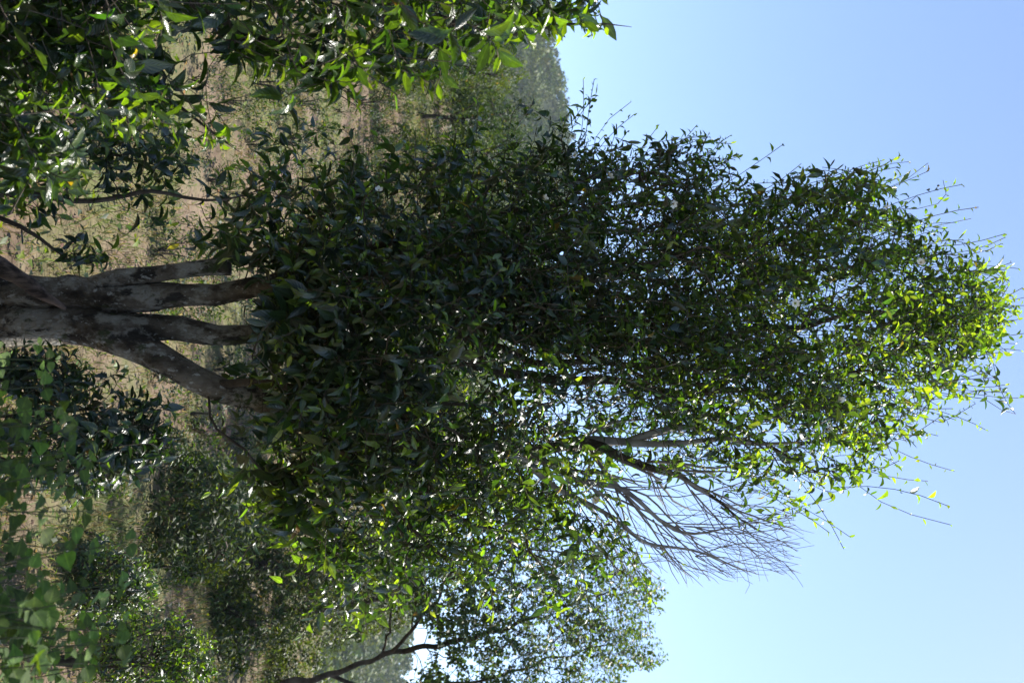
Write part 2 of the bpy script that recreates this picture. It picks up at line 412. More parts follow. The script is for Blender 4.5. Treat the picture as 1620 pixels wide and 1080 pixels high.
def poly_sample(poly, n, wfun=None):
    poly = np.array(poly, float); lo, hi = poly.min(0), poly.max(0); out = []
    while len(out) < n:
        q = rng.uniform(lo, hi, (4*n, 2)); x, y = q[:, 0], q[:, 1]; ins = np.zeros(len(q), bool)
        for i in range(len(poly)):
            (x1, y1), (x2, y2) = poly[i], poly[(i+1) % len(poly)]
            c = ((y1 > y) != (y2 > y)) & (x < (x2-x1)*(y-y1)/(y2-y1+1e-9)+x1); ins ^= c
        q = q[ins]
        if wfun is not None: q = q[rng.uniform(0, 1, len(q)) < wfun(q[:, 0], q[:, 1])]
        out.extend(q.tolist())
    return np.array(out[:n])
def shoot_leaves(L, base, tip, n_lo, n_hi, len_lo, len_hi, young=0.35, droop=0.25, spread=(0.7, 1.25), agebias=0.0, scale=1.0, bend=None):
    """alternate leaves along each shoot, small and young towards the tip"""
    S = len(base); K = n_hi; d = tip-base; Ln = np.linalg.norm(d, axis=1); d = nrm(d)
    ref = nrm(np.cross(d, rng.normal(size=(S, 3)))); bi = np.cross(d, ref)
    cnt = rng.integers(n_lo, n_hi+1, S); ph0 = rng.uniform(0, 6.28, S); vig = rng.uniform(0.75, 1.2, S)*scale
    for k in range(K):
        on = np.where(k < cnt)[0]
        t = 1 - (k+0.3+rng.uniform(-.25, .25, len(on)))/cnt[on]*0.98
        ang = ph0[on] + k*2.4 + rng.normal(0, .35, len(on))
        radial = ref[on]*np.cos(ang)[:, None] + bi[on]*np.sin(ang)[:, None]
        age = (k+0.5)/cnt[on]
        al = spread[0] + (spread[1]-spread[0])*age + rng.normal(0, .18, len(on))
        a = d[on]*np.cos(al)[:, None] + radial*np.sin(al)[:, None] + np.array([0, 0, -1])*(droop*age*rng.uniform(0, 2, len(on)))[:, None]
        nn = d[on]*0.8 + np.array([0, 0, 0.7]) - radial*0.2 + rng.normal(0, .35, (len(on), 3))
        ln = (len_lo + (len_hi-len_lo)*np.clip(age*1.6, 0, 1)**0.8)*vig[on]*rng.uniform(.75, 1.2, len(on))
        bo = 0 if bend is None else bend[on]*(4*t*(1-t))[:, None]
        L.add(base[on] + d[on]*(Ln[on]*t)[:, None] + bo, a, nn, ln, age*(1-young)*1.3 + young*rng.uniform(-.2, .9, len(on)) + (agebias[on] if np.ndim(agebias) else agebias))

def build_tree(name, label, cat, base, limbs, tips, dirs, slen, lp, mat, pal, kind='tea', nind=300, group=None, twigmat=None, barkmat=None,
               dead=None, twigsides=4, fill=0.0, lump=0.12, tip_r=0.0016, skip=(), sides=14, extra=None, limbmats={}):
    """limbs: list of (points, radii, part name); tips: ends of leafy shoots"""
    base = np.asarray(base, float); root = link(name, None, None, base); root.empty_display_size = 0.3
    tag(root, label, cat, group)
    sk = Skeleton(); twigmat = twigmat or M_TWIG; barkmat = barkmat or M_BARK
    for i, (pts, rad, part) in enumerate(limbs):
        pp, rr = sk.limb_line(pts, rad, i)
        big = np.max(rr) > 0.03
        V, Q, T = tube(pp, rr, sides if big else 8, lump=lump*(2.6 if part == 'trunk' else 2.0) if big else lump*0.6, seed=i*3.1)
        link(part, mesh_arrays(part, V-base, [Q, T], M_DEAD if part == 'dead_branch' else limbmats.get(i, barkmat)), root)
    L = Leaves(); bases = tips - dirs*slen[:, None]
    ends = sk.grow(bases, dirs, skip=skip)
    n0 = len(sk.pos)
    if fill > 0:                                                     # leaves left on the older branchlets
        idx = [i for i in range(n0) if sk.limb[i] < 0 and sk.par[i] >= 0 and random.random() < fill]
        if idx:
            p = np.array([sk.pos[i] for i in idx]); d = nrm(p - np.array([sk.pos[sk.par[i]] for i in idx]))
            rd = nrm(np.cross(d, rng.normal(size=d.shape)))
            L.add(p, d*0.5 + rd + np.array([0, 0, -.25]), np.array([0, 0, 1.0]) + d*.4 + rng.normal(0, .3, d.shape), rng.uniform(lp['len'][1]*.7, lp['len'][1]*1.3, len(p)), rng.uniform(.5, 1, len(p)))
    bends = rng.normal(0, .07, (len(tips), 3))*slen[:, None]
    for e, b, t, bn in zip(ends, bases, tips, bends):                # the shoots
        par = int(e)
        for f in (0.25, 0.5, 0.75, 1.0): par = sk.node(b + (t-b)*f + bn*4*f*(1-f), par)
    shoot_leaves(L, bases, tips, *lp['n'], *lp['len'], young=lp.get('young', .35), droop=lp.get('droop', .25), spread=lp.get('spread', (.7, 1.25)), agebias=lp.get('agebias', 0), scale=lp.get('scale', 1.0), bend=bends)
    if extra: extra(L)
    L.done()
    V, F = sk.twig_tubes(twigsides, tip_r, off=base)
    tag(link('twigs', mesh_arrays('twigs', V, F, twigmat), root), kind='stuff')
    if nind:
        pick, rest = split_visible(L, nind); leaf_objects(kind, L, pick, mat, pal, root, base)
    else: rest = np.arange(len(L.l))
    if len(rest): tag(link('foliage', bake_leaves(kind, L, rest, mat, pal, base), root), kind='stuff')
    return root, sk, L
def limb(data, d0, part='branch'):
    """limb given by photo pixels, depth offset and half width in pixels"""
    pts = np.array([P(u, v, d0+dd) for u, v, dd, r in data]); rad = np.array([r*(d0+dd)/FPX for u, v, dd, r in data])
    return pts, rad, part

# ------------------------------------------------------------------ the setting: ground, far mountain
def smooth(a, b, x):
    t = np.clip((x-a)/(b-a), 0, 1); return t*t*(3-2*t)
def ground_h(x, y):
    x = np.asarray(x, float); y = np.asarray(y, float)
    A = 6.7 - 4.9*smooth(-5, 11, x - 0.10*(y-10)) + 1.2*smooth(0, -25, x)
    s = np.clip((y-5.5)/30, 0, None); ramp = np.where(s < 1, s*0.9 + 0.1*s*s, 1 + 0.12*np.tanh((s-1)*2))
    ramp = ramp - 1.4*smooth(1.5, 6, s)
    h = A*ramp*smooth(5.0, 7.5, y) - np.clip(-y-2, 0, 200)*0.12*smooth(0, -10, y)
    far = smooth(70, 160, np.hypot(x, y)); h = h*(1-far) - 9*far
    h = h + 0.10*np.sin(x*0.9+1.3*np.sin(y*0.5))*np.sin(y*0.8+0.6)*smooth(6, 10, y)*(1-far) + 0.03*np.sin(x*2.7+y*1.9)*np.sin(y*3.1-x)*smooth(-6, -2, y)*(1-far)
    return h
def gpoint(u, v, dmin=3.0, dmax=60):
    """where the ray through a photo pixel meets the ground"""
    d = np.arange(dmin, dmax, 0.05); q = CAM + d[:, None]*(FW + RT*((u-540)/FPX) + UPV*((v-810)/FPX))[None]
    below = q[:, 2] < ground_h(q[:, 0], q[:, 1])
    i = int(np.argmax(below)) if below.any() else len(d)-1
    return np.array([q[i, 0], q[i, 1], float(ground_h(q[i, 0], q[i, 1]))])
def grid_mesh(name, xs, ys, hf, mat):
    X, Y = np.meshgrid(xs, ys); Z = hf(X, Y); V = np.stack([X, Y, Z], -1).reshape(-1, 3); w = len(xs)
    i, j = np.meshgrid(np.arange(len(ys)-1), np.arange(w-1), indexing='ij')
    F = np.stack([i*w+j, i*w+j+1, (i+1)*w+j+1, (i+1)*w+j], -1).reshape(-1, 4)
    return mesh_arrays(name, V, F, mat)
def spread_axis(n, near, far):
    t = np.linspace(-1, 1, n); k = math.asinh(far/near); return near*np.sinh(t*k)
xs = spread_axis(200, 6, 1000); ys = spread_axis(230, 8, 1000) + 12
g = link('ground', grid_mesh('ground', xs, ys, ground_h, M_SOIL)); tag(g, kind='structure')

RU = np.array([-3000, -900, -200, 0, 60, 150, 250, 320, 400, 500, 600, 700, 800, 900, 1000, 1080, 1500, 4000])
RV = np.array([640, 760, 835, 858, 868, 893, 909, 902, 878, 838, 790, 745, 705, 672, 650, 640, 610, 560])
def mountain_h(az_u, r):
    """height of the far ridge above the valley for direction az_u (photo column) and distance r"""
    top = (np.interp(az_u, RU, RV) - 475)/FPX
    ridge = 520.0
    zt = top*ridge*1.02 + 1.6 - 9
    t = np.clip((r-230)/(ridge-230), 0, 1.0); back = np.clip((r-ridge)/300, 0, 1)
    z = -14 + (zt+14)*(t**0.9) - 30*back
    w = np.sin(az_u*0.011 + r*0.011)*9 + np.sin(az_u*0.027 - r*0.018 + 2)*5
    return z + w*np.clip(t*4*(1.0-t), 0, 1)
us = np.linspace(-2600, 3600, 240); rs = np.concatenate([np.linspace(225, 520, 60), np.linspace(540, 820, 8)])
UU, RR = np.meshgrid(us, rs); TH = np.arctan((UU-540)/FPX)
VZ = mountain_h(UU, RR); MV = np.stack([RR*np.sin(TH), RR*np.cos(TH), VZ], -1).reshape(-1, 3); w = len(us)
ii, jj = np.meshgrid(np.arange(len(rs)-1), np.arange(w-1), indexing='ij')
mo = link('mountain', mesh_arrays('mountain', MV, np.stack([ii*w+jj, ii*w+jj+1, (ii+1)*w+jj+1, (ii+1)*w+jj], -1).reshape(-1, 4), M_HILL)); tag(mo, kind='structure')
# the wood that covers the mountain: one mass
NT = 4600
tu = rng.uniform(-160, 1250, NT); tr_ = 240 + 290*rng.uniform(0, 1, NT)**0.8
th = np.arctan((tu-540)/FPX); tb = np.stack([tr_*np.sin(th), tr_*np.cos(th), mountain_h(tu, tr_)], -1)
ts_ = rng.uniform(1.8, 4.4, NT); KQ = 42
dirs_ = nrm(rng.normal(size=(NT, KQ, 3))); dirs_[..., 2] = np.abs(dirs_[..., 2])*1.25 - 0.25
cen = tb[:, None, :] + dirs_*(ts_[:, None, None]*rng.uniform(.65, 1.1, (NT, KQ, 1))) + np.array([0, 0, 1.0])*(ts_[:, None, None]*0.9)
nn = nrm(dirs_ + rng.normal(0, .6, dirs_.shape)); t1 = nrm(np.cross(nn, rng.normal(size=nn.shape))); t2 = np.cross(nn, t1)
sz = (ts_[:, None, None]*rng.uniform(.13, .27, (NT, KQ, 1)))
QV = np.stack([cen-t1*sz, cen+t2*sz*.8, cen+t1*sz, cen-t2*sz*.8], 2).reshape(-1, 3)
tcol = np.exp(rng.normal(0, .28, (NT, 1)))*np.array([0.046, 0.074, 0.020]) + rng.uniform(0, 1, (NT, 1))**3*np.array([0.05, 0.035, 0.0])
wood = link('mountain_forest', mesh_arrays('mountain_forest', QV, np.arange(len(QV)).reshape(-1, 4), M_FOREST, np.repeat(tcol, KQ*4, 0)))
tag(wood, 'far hazy wood covering the mountain behind the slope', 'forest', kind='stuff')

# ------------------------------------------------------------------ the old tea tree
D = 5.0
limbs = [
 limb([(500, -140, .02, 44), (508, -60, 0, 36), (511, 0, 0, 34), (514, 90, 0, 33), (519, 150, 0, 33), (524, 195, .0, 30), (521, 250, .03, 20), (524, 330, .08, 17), (532, 430, .12, 15), (528, 540, .10, 14), (520, 660, .05, 14), (520, 780, .0, 13), (532, 900, -.02, 12), (545, 1020, .0, 9), (530, 1160, .03, 6.5), (505, 1320, .05, 4), (480, 1470, .05, 2.4)], D, 'trunk'),
 limb([(480, -130, -.02, 34), (462, -50, -.02, 26), (457, 0, -.02, 25), (461, 70, 0, 27), (467, 150, .0, 27), (470, 220, .0, 22), (464, 300, -.02, 19), (462, 380, -.03, 17), (450, 480, -.08, 14), (440, 600, -.12, 12), (446, 720, -.15, 10), (452, 850, -.12, 8), (428, 980, -.1, 6.5), (400, 1120, -.1, 5), (365, 1290, -.1, 3.5), (340, 1400, -.1, 2)], D, 'trunk'),
 limb([(452, 120, -.02, 17), (436, 185, -.03, 15), (429, 240, -.04, 13.5), (425, 300, -.05, 13), (420, 345, -.05, 14), (417, 362, -.05, 17)], D, 'branch'),
 limb([(530, 170, -.01, 26), (552, 222, -.03, 24), (577, 272, -.05, 22), (603, 325, -.04, 20), (630, 390, 0, 18), (662, 480, .05, 15.5), (690, 600, .10, 14), (705, 720, .10, 13), (712, 815, .10, 11), (704, 875, .10, 9.5), (710, 931, .1, 9), (722, 977, .1, 7), (730, 1026, .1, 6), (748, 1072, .1, 4.6), (775, 1093, .1, 3.6), (800, 1140, .1, 2.6), (842, 1216, .1, 1.6)], D, 'branch'),
 limb([(708, 850, .1, 8), (692, 938, .15, 7.5), (692, 991, .15, 6.5), (683, 1079, .2, 5), (690, 1167, .2, 4), (712, 1300, .2, 2.4)], D, 'branch'),
 limb([(702, 960, .12, 6), (703, 991, .12, 5.5), (705, 1047, .1, 5), (700, 1130, .05, 4), (690, 1260, 0, 2.5)], D, 'branch'),
 limb([(712, 810, .1, 8), (729, 864, .05, 6), (757, 921, .0, 5), (771, 973, .0, 4.2), (813, 1019, .0, 3.4), (831, 1069, 0, 2.8), (834, 1185, .0, 1.8)], D, 'dead_branch'),
 limb([(712, 815, .1, 7), (740, 850, .12, 5), (768, 885, .15, 4.4), (813, 956, .2, 3.5), (850, 1010, .2, 2.8), (870, 1061, .2, 2.3), (884, 1118, .2, 2.2), (901, 1160, .2, 1.5)], D, 'dead_branch'),
 limb([(526, 560, .1, 11), (560, 660, .2, 10), (585, 780, .25, 9.5), (600, 900, .3, 9), (612, 1020, .3, 8), (622, 1160, .3, 6.5), (640, 1300, .25, 4.5), (668, 1430, .2, 2.6)], D, 'branch'),
 limb([(524, 700, .05, 9), (555, 790, -.15, 8.5), (575, 900, -.3, 8), (580, 1030, -.35, 6.5), (582, 1180, -.35, 5), (592, 1350, -.3, 3.5), (600, 1490, -.3, 2.2)], D, 'branch'),
 limb([(462, 400, -.03, 11), (420, 470, -.25, 10), (380, 560, -.4, 9), (352, 680, -.5, 8), (325, 800, -.5, 6.5), (292, 920, -.45, 5), (262, 1040, -.4, 3)], D, 'branch'),
 limb([(448, 520, -.08, 10), (410, 620, .2, 9), (380, 740, .4, 8), (352, 870, .5, 6.5), (328, 1000, .5, 5), (300, 1130, .4, 3)], D, 'branch'),
 limb([(440, 600, -.12, 9), (400, 720, -.5, 8), (385, 860, -.7, 6.5), (395, 1000, -.75, 5), (400, 1120, -.7, 3.5)], D, 'branch'),
 limb([(455, 850, -.12, 7), (470, 980, .2, 6.5), (468, 1120, .35, 5), (440, 1280, .35, 4), (410, 1430, .3, 2.4)], D, 'branch'),
 limb([(640, 420, .0, 10), (690, 480, -.2, 9), (740, 550, -.35, 8), (790, 630, -.4, 7), (830, 730, -.4, 5.5), (862, 840, -.35, 4)], D, 'branch'),
 limb([(690, 600, .1, 8), (740, 660, .35, 7.5), (800, 720, .5, 6.5), (850, 790, .55, 5), (885, 870, .5, 3.5)], D, 'branch'),
 limb([(760, 580, -.36, 5), (830, 610, -.5, 4.5), (890, 680, -.5, 3.8), (925, 760, -.45, 2.8)], D, 'branch'),
 limb([(612, 1020, .3, 6), (655, 1110, .35, 5), (705, 1210, .3, 4), (750, 1330, .2, 2.6)], D, 'branch'),
 limb([(530, 480, .12, 10), (500, 600, .5, 9), (490, 750, .8, 8), (500, 900, .9, 6.5), (520, 1050, .9, 5), (530, 1200, .8, 3.6)], D, 'branch'),
 limb([(500, 520, .0, 9), (490, 600, -.45, 8), (485, 720, -.75, 7), (500, 860, -.85, 5.5), (510, 980, -.85, 4)], D, 'branch'),
 limb([(600, 330, -.04, 10), (610, 420, -.4, 9), (620, 540, -.7, 8), (640, 660, -.8, 6.5), (650, 780, -.8, 4.5)], D, 'branch'),
]
for k_ in range(8, 21):
    limbs[k_] = (limbs[k_][0], limbs[k_][1]*.82, limbs[k_][2])
for k_ in (9, 10, 12, 14, 16, 19, 20):
    p_, r_, n_ = limbs[k_]; p_ = p_ + np.clip(D - proj(p_)[2], 0, 2)[:, None]*FW*0.65; limbs[k_] = (p_, r_*.9, n_)
CROWN = [(410, 300), (385, 390), (360, 330), (330, 420), (300, 370), (255, 440), (205, 480), (215, 560), (240, 640), (200, 720), (215, 800), (175, 860), (180, 920), (235, 980), (240, 1050), (205, 1120), (225, 1165), (290, 1190), (305, 1250), (285, 1310), (275, 1380), (300, 1430), (345, 1460), (365, 1510), (395, 1550), (430, 1600), (500, 1618), (560, 1585), (620, 1560), (670, 1525), (700, 1480), (745, 1430), (765, 1370), (800, 1310), (815, 1240), (785, 1190), (765, 1150), (740, 1090), (745, 1010), (790, 970), (850, 980), (900, 1010), (945, 1020), (960, 950), (965, 860), (935, 780), (940, 690), (925, 610), (985, 560), (960, 520), (900, 500), (850, 430), (800, 455), (760, 380), (715, 440), (690, 360), (650, 440), (625, 340), (605, 260), (590, 285), (585, 380), (560, 440), (535, 370), (505, 470), (480, 380), (465, 450), (440, 400)]
def crown_w(u, v):
    w = np.ones_like(u)
    w *= 1 - 0.72*np.exp(-(((u-615)/75)**2 + ((v-900)/120)**2))          # gaps where the sky shows
    w *= 1 - 0.65*np.exp(-(((u-700)/65)**2 + ((v-1040)/120)**2))
    w *= 1 - 0.38*smooth(720, 540, v)
    w *= 1 - 0.70*np.exp(-(((u-585)/45)**2 + ((v-740)/55)**2))
    w *= 1 - 0.45*smooth(820, 930, u)
    w *= 1 - 0.30*smooth(300, 220, u)
    w *= 1 - 0.62*smooth(400, 290, u)*smooth(850, 650, v)
    cut = 440 + 60*np.sin(u*.045) + 45*np.sin(u*.019+1) + 35*np.sin(u*.11)
    w *= smooth(cut-90, cut+70, v)*.9 + .1
    w *= 1 - 0.35*smooth(1250, 1500, v)
    core = np.exp(-((u-np.interp(v, [400, 900, 1200, 1600], [520, 500, 520, 500]))/np.interp(v, [400, 900, 1300, 1600], [330, 240, 170, 90]))**2)
    w *= .42 + .58*core
    w *= 1 - 0.45*smooth(640, 760, u)*smooth(1080, 1200, v)
    w *= 1 - 0.5*smooth(480, 380, v)
    return np.clip(w, 0.05, 1)
NS = 6000
uv = poly_sample(CROWN, NS, crown_w)
cx = np.interp(uv[:, 1], [380, 600, 900, 1200, 1600], [540, 560, 540, 530, 500])
hw = np.interp(uv[:, 1], [380, 600, 800, 1000, 1200, 1450, 1600], [200, 340, 350, 300, 270, 240, 90])
rr_ = np.clip(np.abs(uv[:, 0]-cx)/hw, 0, 1); hd = np.sqrt(1-np.minimum(rr_, .97)**2)*hw/FPX*D*0.95
dd = hd*np.sign(rng.uniform(-1, 1, NS))*rng.uniform(0, 1, NS)**0.6
tips = np.array([P(u, v, D+k) for (u, v), k in zip(uv, dd)])
cl_ = np.array([mnoise.noise(Vector(t*2.3)) + .5*mnoise.noise(Vector(t*5.1)) for t in tips])          # clumps and gaps
kp_ = rng.uniform(-.65, .42, NS) < cl_; uv, dd, tips = uv[kp_], dd[kp_], tips[kp_]; NS = len(tips)
axis = P(540, 560, D); outw = tips-axis; outw[:, 2] *= 0.8; outw = nrm(outw)
upw = np.interp(uv[:, 1], [300, 420, 600, 1000], [-.9, 0.1, 0.45, 0.35])
dirs = nrm(np.array([0, 0, 1.0])*upw[:, None] + outw*0.9 + rng.normal(0, .50, (NS, 3)))
slen = rng.uniform(.16, .38, NS)
# long single shoots that stand out of the outline, as in the photograph
SPRAY = [((255, 1120), (215, 1155)), ((310, 1180), (262, 1282)), ((300, 1330), (262, 1390)), ((330, 1400), (285, 1492)), ((360, 1440), (352, 1512)), ((230, 880), (165, 925)), ((250, 840), (195, 915)), ((420, 1520), (425, 1612)),
         ((500, 1530), (455, 1618)), ((520, 1500), (560, 1595)), ((570, 1480), (620, 1592)), ((640, 1450), (680, 1560)), ((690, 1380), (745, 1510)), ((740, 1340), (830, 1505)), ((720, 1230), (868, 1335)), ((770, 1330), (800, 1500)),
         ((880, 960), (912, 1105)), ((900, 560), (1010, 545)), ((890, 600), (990, 520)), ((860, 540), (965, 540)), ((880, 620), (955, 640)), ((250, 700), (200, 760)), ((260, 560), (205, 530)), ((240, 470), (215, 400))]
CP = np.array(CROWN, float); cc_ = np.array([540, 900.0])
for _ in range(140):
    k_ = rng.integers(0, len(CP)); f_ = rng.uniform(); q_ = CP[k_]*(1-f_) + CP[(k_+1) % len(CP)]*f_
    if q_[1] < 760 and 420 < q_[0] < 700: continue
    o_ = nrm(q_-cc_)*rng.uniform(10, 70) + np.array([0, rng.uniform(0, 30)*(1 if q_[1] > 600 else -.6)])
    if q_[1] > 1560: o_ *= .4
    SPRAY.append((tuple(q_ - nrm(o_)*70), tuple(q_ + o_)))
NSP = len(SPRAY)
sb = np.array([P(a[0], a[1], D+k) for (a, b), k in zip(SPRAY, rng.uniform(-.25, .25, NSP))]); st = np.array([P(b[0], b[1], D+k) for (a, b), k in zip(SPRAY, rng.uniform(-.3, .3, NSP))])
tips = np.vstack([tips, st]); dirs = np.vstack([dirs, nrm(st-sb)]); slen = np.concatenate([slen, np.linalg.norm(st-sb, axis=1)])
tea_base = np.array([P(495, -140, D)[0], P(495, -140, D)[1], 0]); tea_base[2] = float(ground_h(*tea_base[:2]))
tea, sk, TL = build_tree('tea_tree', 'old tea tree with twin pale mottled trunks and dense dark green crown', 'tree', tea_base, limbs, tips, dirs, slen,
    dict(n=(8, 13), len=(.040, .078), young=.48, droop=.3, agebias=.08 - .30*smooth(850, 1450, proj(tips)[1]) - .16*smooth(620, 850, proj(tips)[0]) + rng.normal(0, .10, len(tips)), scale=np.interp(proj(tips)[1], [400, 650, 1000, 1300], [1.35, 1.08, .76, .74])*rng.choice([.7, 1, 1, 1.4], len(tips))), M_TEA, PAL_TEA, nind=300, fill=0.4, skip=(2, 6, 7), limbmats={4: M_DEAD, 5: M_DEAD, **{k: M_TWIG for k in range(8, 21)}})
# bare dead twigs fanning out of the right side of the crown
dk = Skeleton(); dead_parts = []
def bare(p, d, r, length, depth):
    n = max(3, int(length/0.07)); pts = [p]; dcur = d
    for i in range(n):
        dcur = nrm(dcur + rng.normal(0, .14, 3) + np.array([0.03, 0, 0.07])); pts.append(pts[-1] + dcur*length/n)
        uu_, vv_, _d = proj(pts[-1])
        if uu_ > 905 or vv_ > 1245: break
    n = len(pts)-1
    rad = np.maximum(np.linspace(r, r*0.45, n+1), .0011); dead_parts.append(tube(pts, rad, 5, cap=True))
    if depth > 0:
        for i in range(1, n+1):
            if random.random() < 0.45:
                side = nrm(np.cross(dcur, rng.normal(size=3)))
                n > 2 and bare(pts[i], nrm(nrm(pts[i]-pts[i-1]) + side*random.uniform(.35, .75)), rad[i]*0.62, length*random.uniform(.35, .65), depth-1)
for k, nb in ((3, 13), (6, 17), (7, 12)):
    pp, rr = resample(limbs[k][0], limbs[k][1], 0.05)
    uu, vv, _ = proj(pp); ok = np.where((vv > 890) & (uu > 700))[0]
    for i in rng.choice(ok[:-1], nb):
        t = nrm(pp[i+1]-pp[i]); side = nrm(np.cross(t, rng.normal(size=3)) + np.array([.25, 0, 0]))
        bare(pp[i], nrm(t + side*random.uniform(.3, .7)), rr[i]*0.45, random.uniform(.3, .9), 3)
V, F = join(dead_parts)
tag(link('dead_twigs', mesh_arrays('dead_twigs', V-tea_base, F, M_DEAD), tea), kind='stuff')
# flowers and fruit of the tea tree
def flower_mesh():
    V, F, fm = [], [], []
    for k in range(6):
        a = k*math.pi/3; c, s_ = math.cos(a), math.sin(a); b = len(V)
        for (r, w, z) in ((.15, .10, 0), (.55, .38, .12), (.9, .34, .42), (1.05, .0, .55)):
            V += [(r*c-w*s_, r*s_+w*c, z), (r*c, r*s_, z-.05), (r*c+w*s_, r*s_-w*c, z)]
        for i in range(3):
            for j in range(2): F.append((b+3*i+j, b+3*i+j+1, b+3*i+4+j, b+3*i+3+j)); fm.append(0)
    for k in range(10):
        a = k*2.4; r = .08+.02*k; b = len(V); c, s_ = math.cos(a)*r, math.sin(a)*r
        V += [(c-.05, s_, 0), (c+.05, s_, 0), (c*1.4+.05, s_*1.4, .42), (c*1.4-.05, s_*1.4, .42)]; F.append((b, b+1, b+2, b+3)); fm.append(1)
    return mesh_arrays('flower', np.array(V)*0.019, np.array(F), None, mats=[M_PETAL, M_STAMEN], fmat=fm)
fme = flower_mesh()
tu_, tv_, td_ = proj(tips)
def near_tip(u, v):
    k = (tu_-u)**2 + (tv_-v)**2 + 9000*np.maximum(td_-D+.5, 0); return int(np.argmin(k))
for (u, v) in [(215, 908), (305, 1395), (300, 1090), (325, 550), (345, 425), (280, 985), (310, 870), (470, 1250), (640, 1330), (560, 1300), (720, 880), (690, 1280), (770, 930), (205, 925), (960, 525), (300, 600), (400, 1480), (350, 1300)]:
    i = near_tip(u, v); dl = dirs[i]
    o = link('flower', fme, tea); q = Vector(nrm(-FW*0.6 + np.array([0, 0, .5]) + rng.normal(0, .5, 3))).to_track_quat('Z', 'Y')
    o.rotation_mode = 'QUATERNION'; o.rotation_quaternion = q; o.location = tips[i]-tea_base
def blob(seg=6, ring=4):
    V = [(0, 0, 1)]; T, Q = [], []
    for i in range(1, ring):
        for j in range(seg):
            a, b = math.pi*i/ring, 2*math.pi*j/seg; V.append((math.sin(a)*math.cos(b), math.sin(a)*math.sin(b), math.cos(a)))
    V.append((0, 0, -1)); e = len(V)-1
    for j in range(seg):
        T += [(0, 1+j, 1+(j+1) % seg), (e, e-seg+(j+1) % seg, e-seg+j)]
        for i in range(ring-2): a = 1+i*seg; Q.append((a+j, a+seg+j, a+seg+(j+1) % seg, a+(j+1) % seg))
    return np.array(V), np.array(Q), np.array(T)
bv, bq, bt = blob(); fparts = []
hi = np.where((tv_ > 1000) | (tu_ < 280))[0]
for i in rng.choice(hi, 170):
    p = tips[i] - dirs[i]*random.uniform(.02, .12) + rng.normal(0, .006, 3); fparts.append((bv*random.uniform(.005, .009) + p - tea_base, bq, bt))
V, F = join(fparts); tag(link('fruit', mesh_arrays('fruit', V, F, M_FRUIT), tea), kind='stuff')

# dry brown branch that leans into the crotch of the trunks
pa = P(488, 104, 4.86); pb = P(420, 0, 4.72); pc = pb + (pb-pa)*0.9; gz = float(ground_h(pc[0], pc[1]))
pg = pb + (pb-pa)*((pb[2]-gz)/(pa[2]-pb[2]))
pts, rad = resample([pg, pb*0.4+pg*0.6 + np.array([.01, 0, 0]), pb, (pa+pb)/2 + np.array([.012, 0, .01]), pa], [.05, .045, .040, .034, .014], .04)
V, Q, T = tube(pts, rad, 10, lump=.6, seed=4); b0 = np.array([pg[0], pg[1], gz])
lb = link('leaning_branch', mesh_arrays('leaning_branch', V-b0, [Q, T], M_BROWN), None, b0)
tag(lb, 'dry brown split branch leaning into the crotch of the twin trunks', 'branch')

# ------------------------------------------------------------------ near tea tree whose boughs enter from the side
DN = 3.3
nl = [limb([(-330, -330, 0, 60), (-300, -150, 0, 52), (-260, 60, 0, 44), (-240, 260, 0, 36), (-230, 480, 0, 26), (-200, 700, 0, 18), (-160, 900, 0, 10)], DN, 'trunk'),
      limb([(-262, 60, 0, 24), (-150, 130, -.2, 20), (-60, 170, -.1, 12), (40, 190, .0, 7), (120, 215, .05, 3)], DN, 'branch'),
      limb([(-245, 220, 0, 22), (-130, 255, .1, 16), (-30, 280, .15, 10), (30, 315, .15, 7), (52, 370, .12, 5.5), (58, 450, .1, 4.4), (62, 490, .1, 4), (85, 560, .1, 3.2), (105, 610, .08, 2.6), (130, 690, .05, 1.8)], DN, 'branch'),
      limb([(-235, 420, 0, 16), (-120, 500, .1, 13), (-20, 580, .2, 10), (30, 680, .2, 7), (60, 780, .15, 4.5), (45, 880, .1, 3), (52, 985, .1, 1.8)], DN, 'branch'),
      limb([(-255, 60, 0, 20), (-140, 30, .2, 17), (0, 40, .3, 13), (120, 93, .2, 6), (180, 300, .1, 3.4), (200, 333, .1, 2.8), (238, 382, .05, 1.8)], DN, 'branch'),
      limb([(40, 330, .14, 8), (80, 400, .1, 5), (105, 460, .05, 3.4), (125, 510, .05, 2.6), (165, 572, .05, 1.6)], DN, 'branch'),
      limb([(-250, 0, 0, 18), (-120, -60, .3, 14), (60, -60, .4, 10), (200, -10, .4, 6), (290, 60, .4, 3)], DN, 'branch')]
regs = [([(-220, -60), (330, -60), (345, 40), (310, 120), (250, 170), (225, 225), (170, 250), (100, 260), (0, 250), (-220, 250)], 480),
        ([(-220, 250), (20, 250), (40, 300), (90, 380), (115, 470), (140, 520), (130, 560), (155, 640), (140, 690), (120, 730), (110, 800), (85, 850), (60, 880), (40, 960), (-20, 960), (-220, 900)], 360),
        ([(120, 110), (150, 130), (205, 290), (245, 385), (215, 380), (150, 250)], 16), ([(80, 380), (115, 420), (130, 490), (172, 575), (150, 570), (95, 480)], 16),
        ([(90, 540), (120, 570), (150, 690), (120, 690)], 10), ([(30, 860), (62, 880), (62, 985), (35, 970)], 8)]
NT_, ND_ = [], []
for poly, n in regs:
    q = poly_sample(poly, n); d_ = DN + rng.uniform(-.45, .75, n)*(1 if n > 50 else .1)
    t = np.array([P(u, v, k) for (u, v), k in zip(q, d_)]); NT_.append(t)
    ND_.append(nrm(np.array([.7, 0, .7]) + rng.normal(0, .42, (n, 3))))
NT_ = np.vstack(NT_); ND_ = np.vstack(ND_)
nb_ = P(-330, -330, DN); nb_ = np.array([nb_[0], nb_[1], float(ground_h(nb_[0], nb_[1]))])
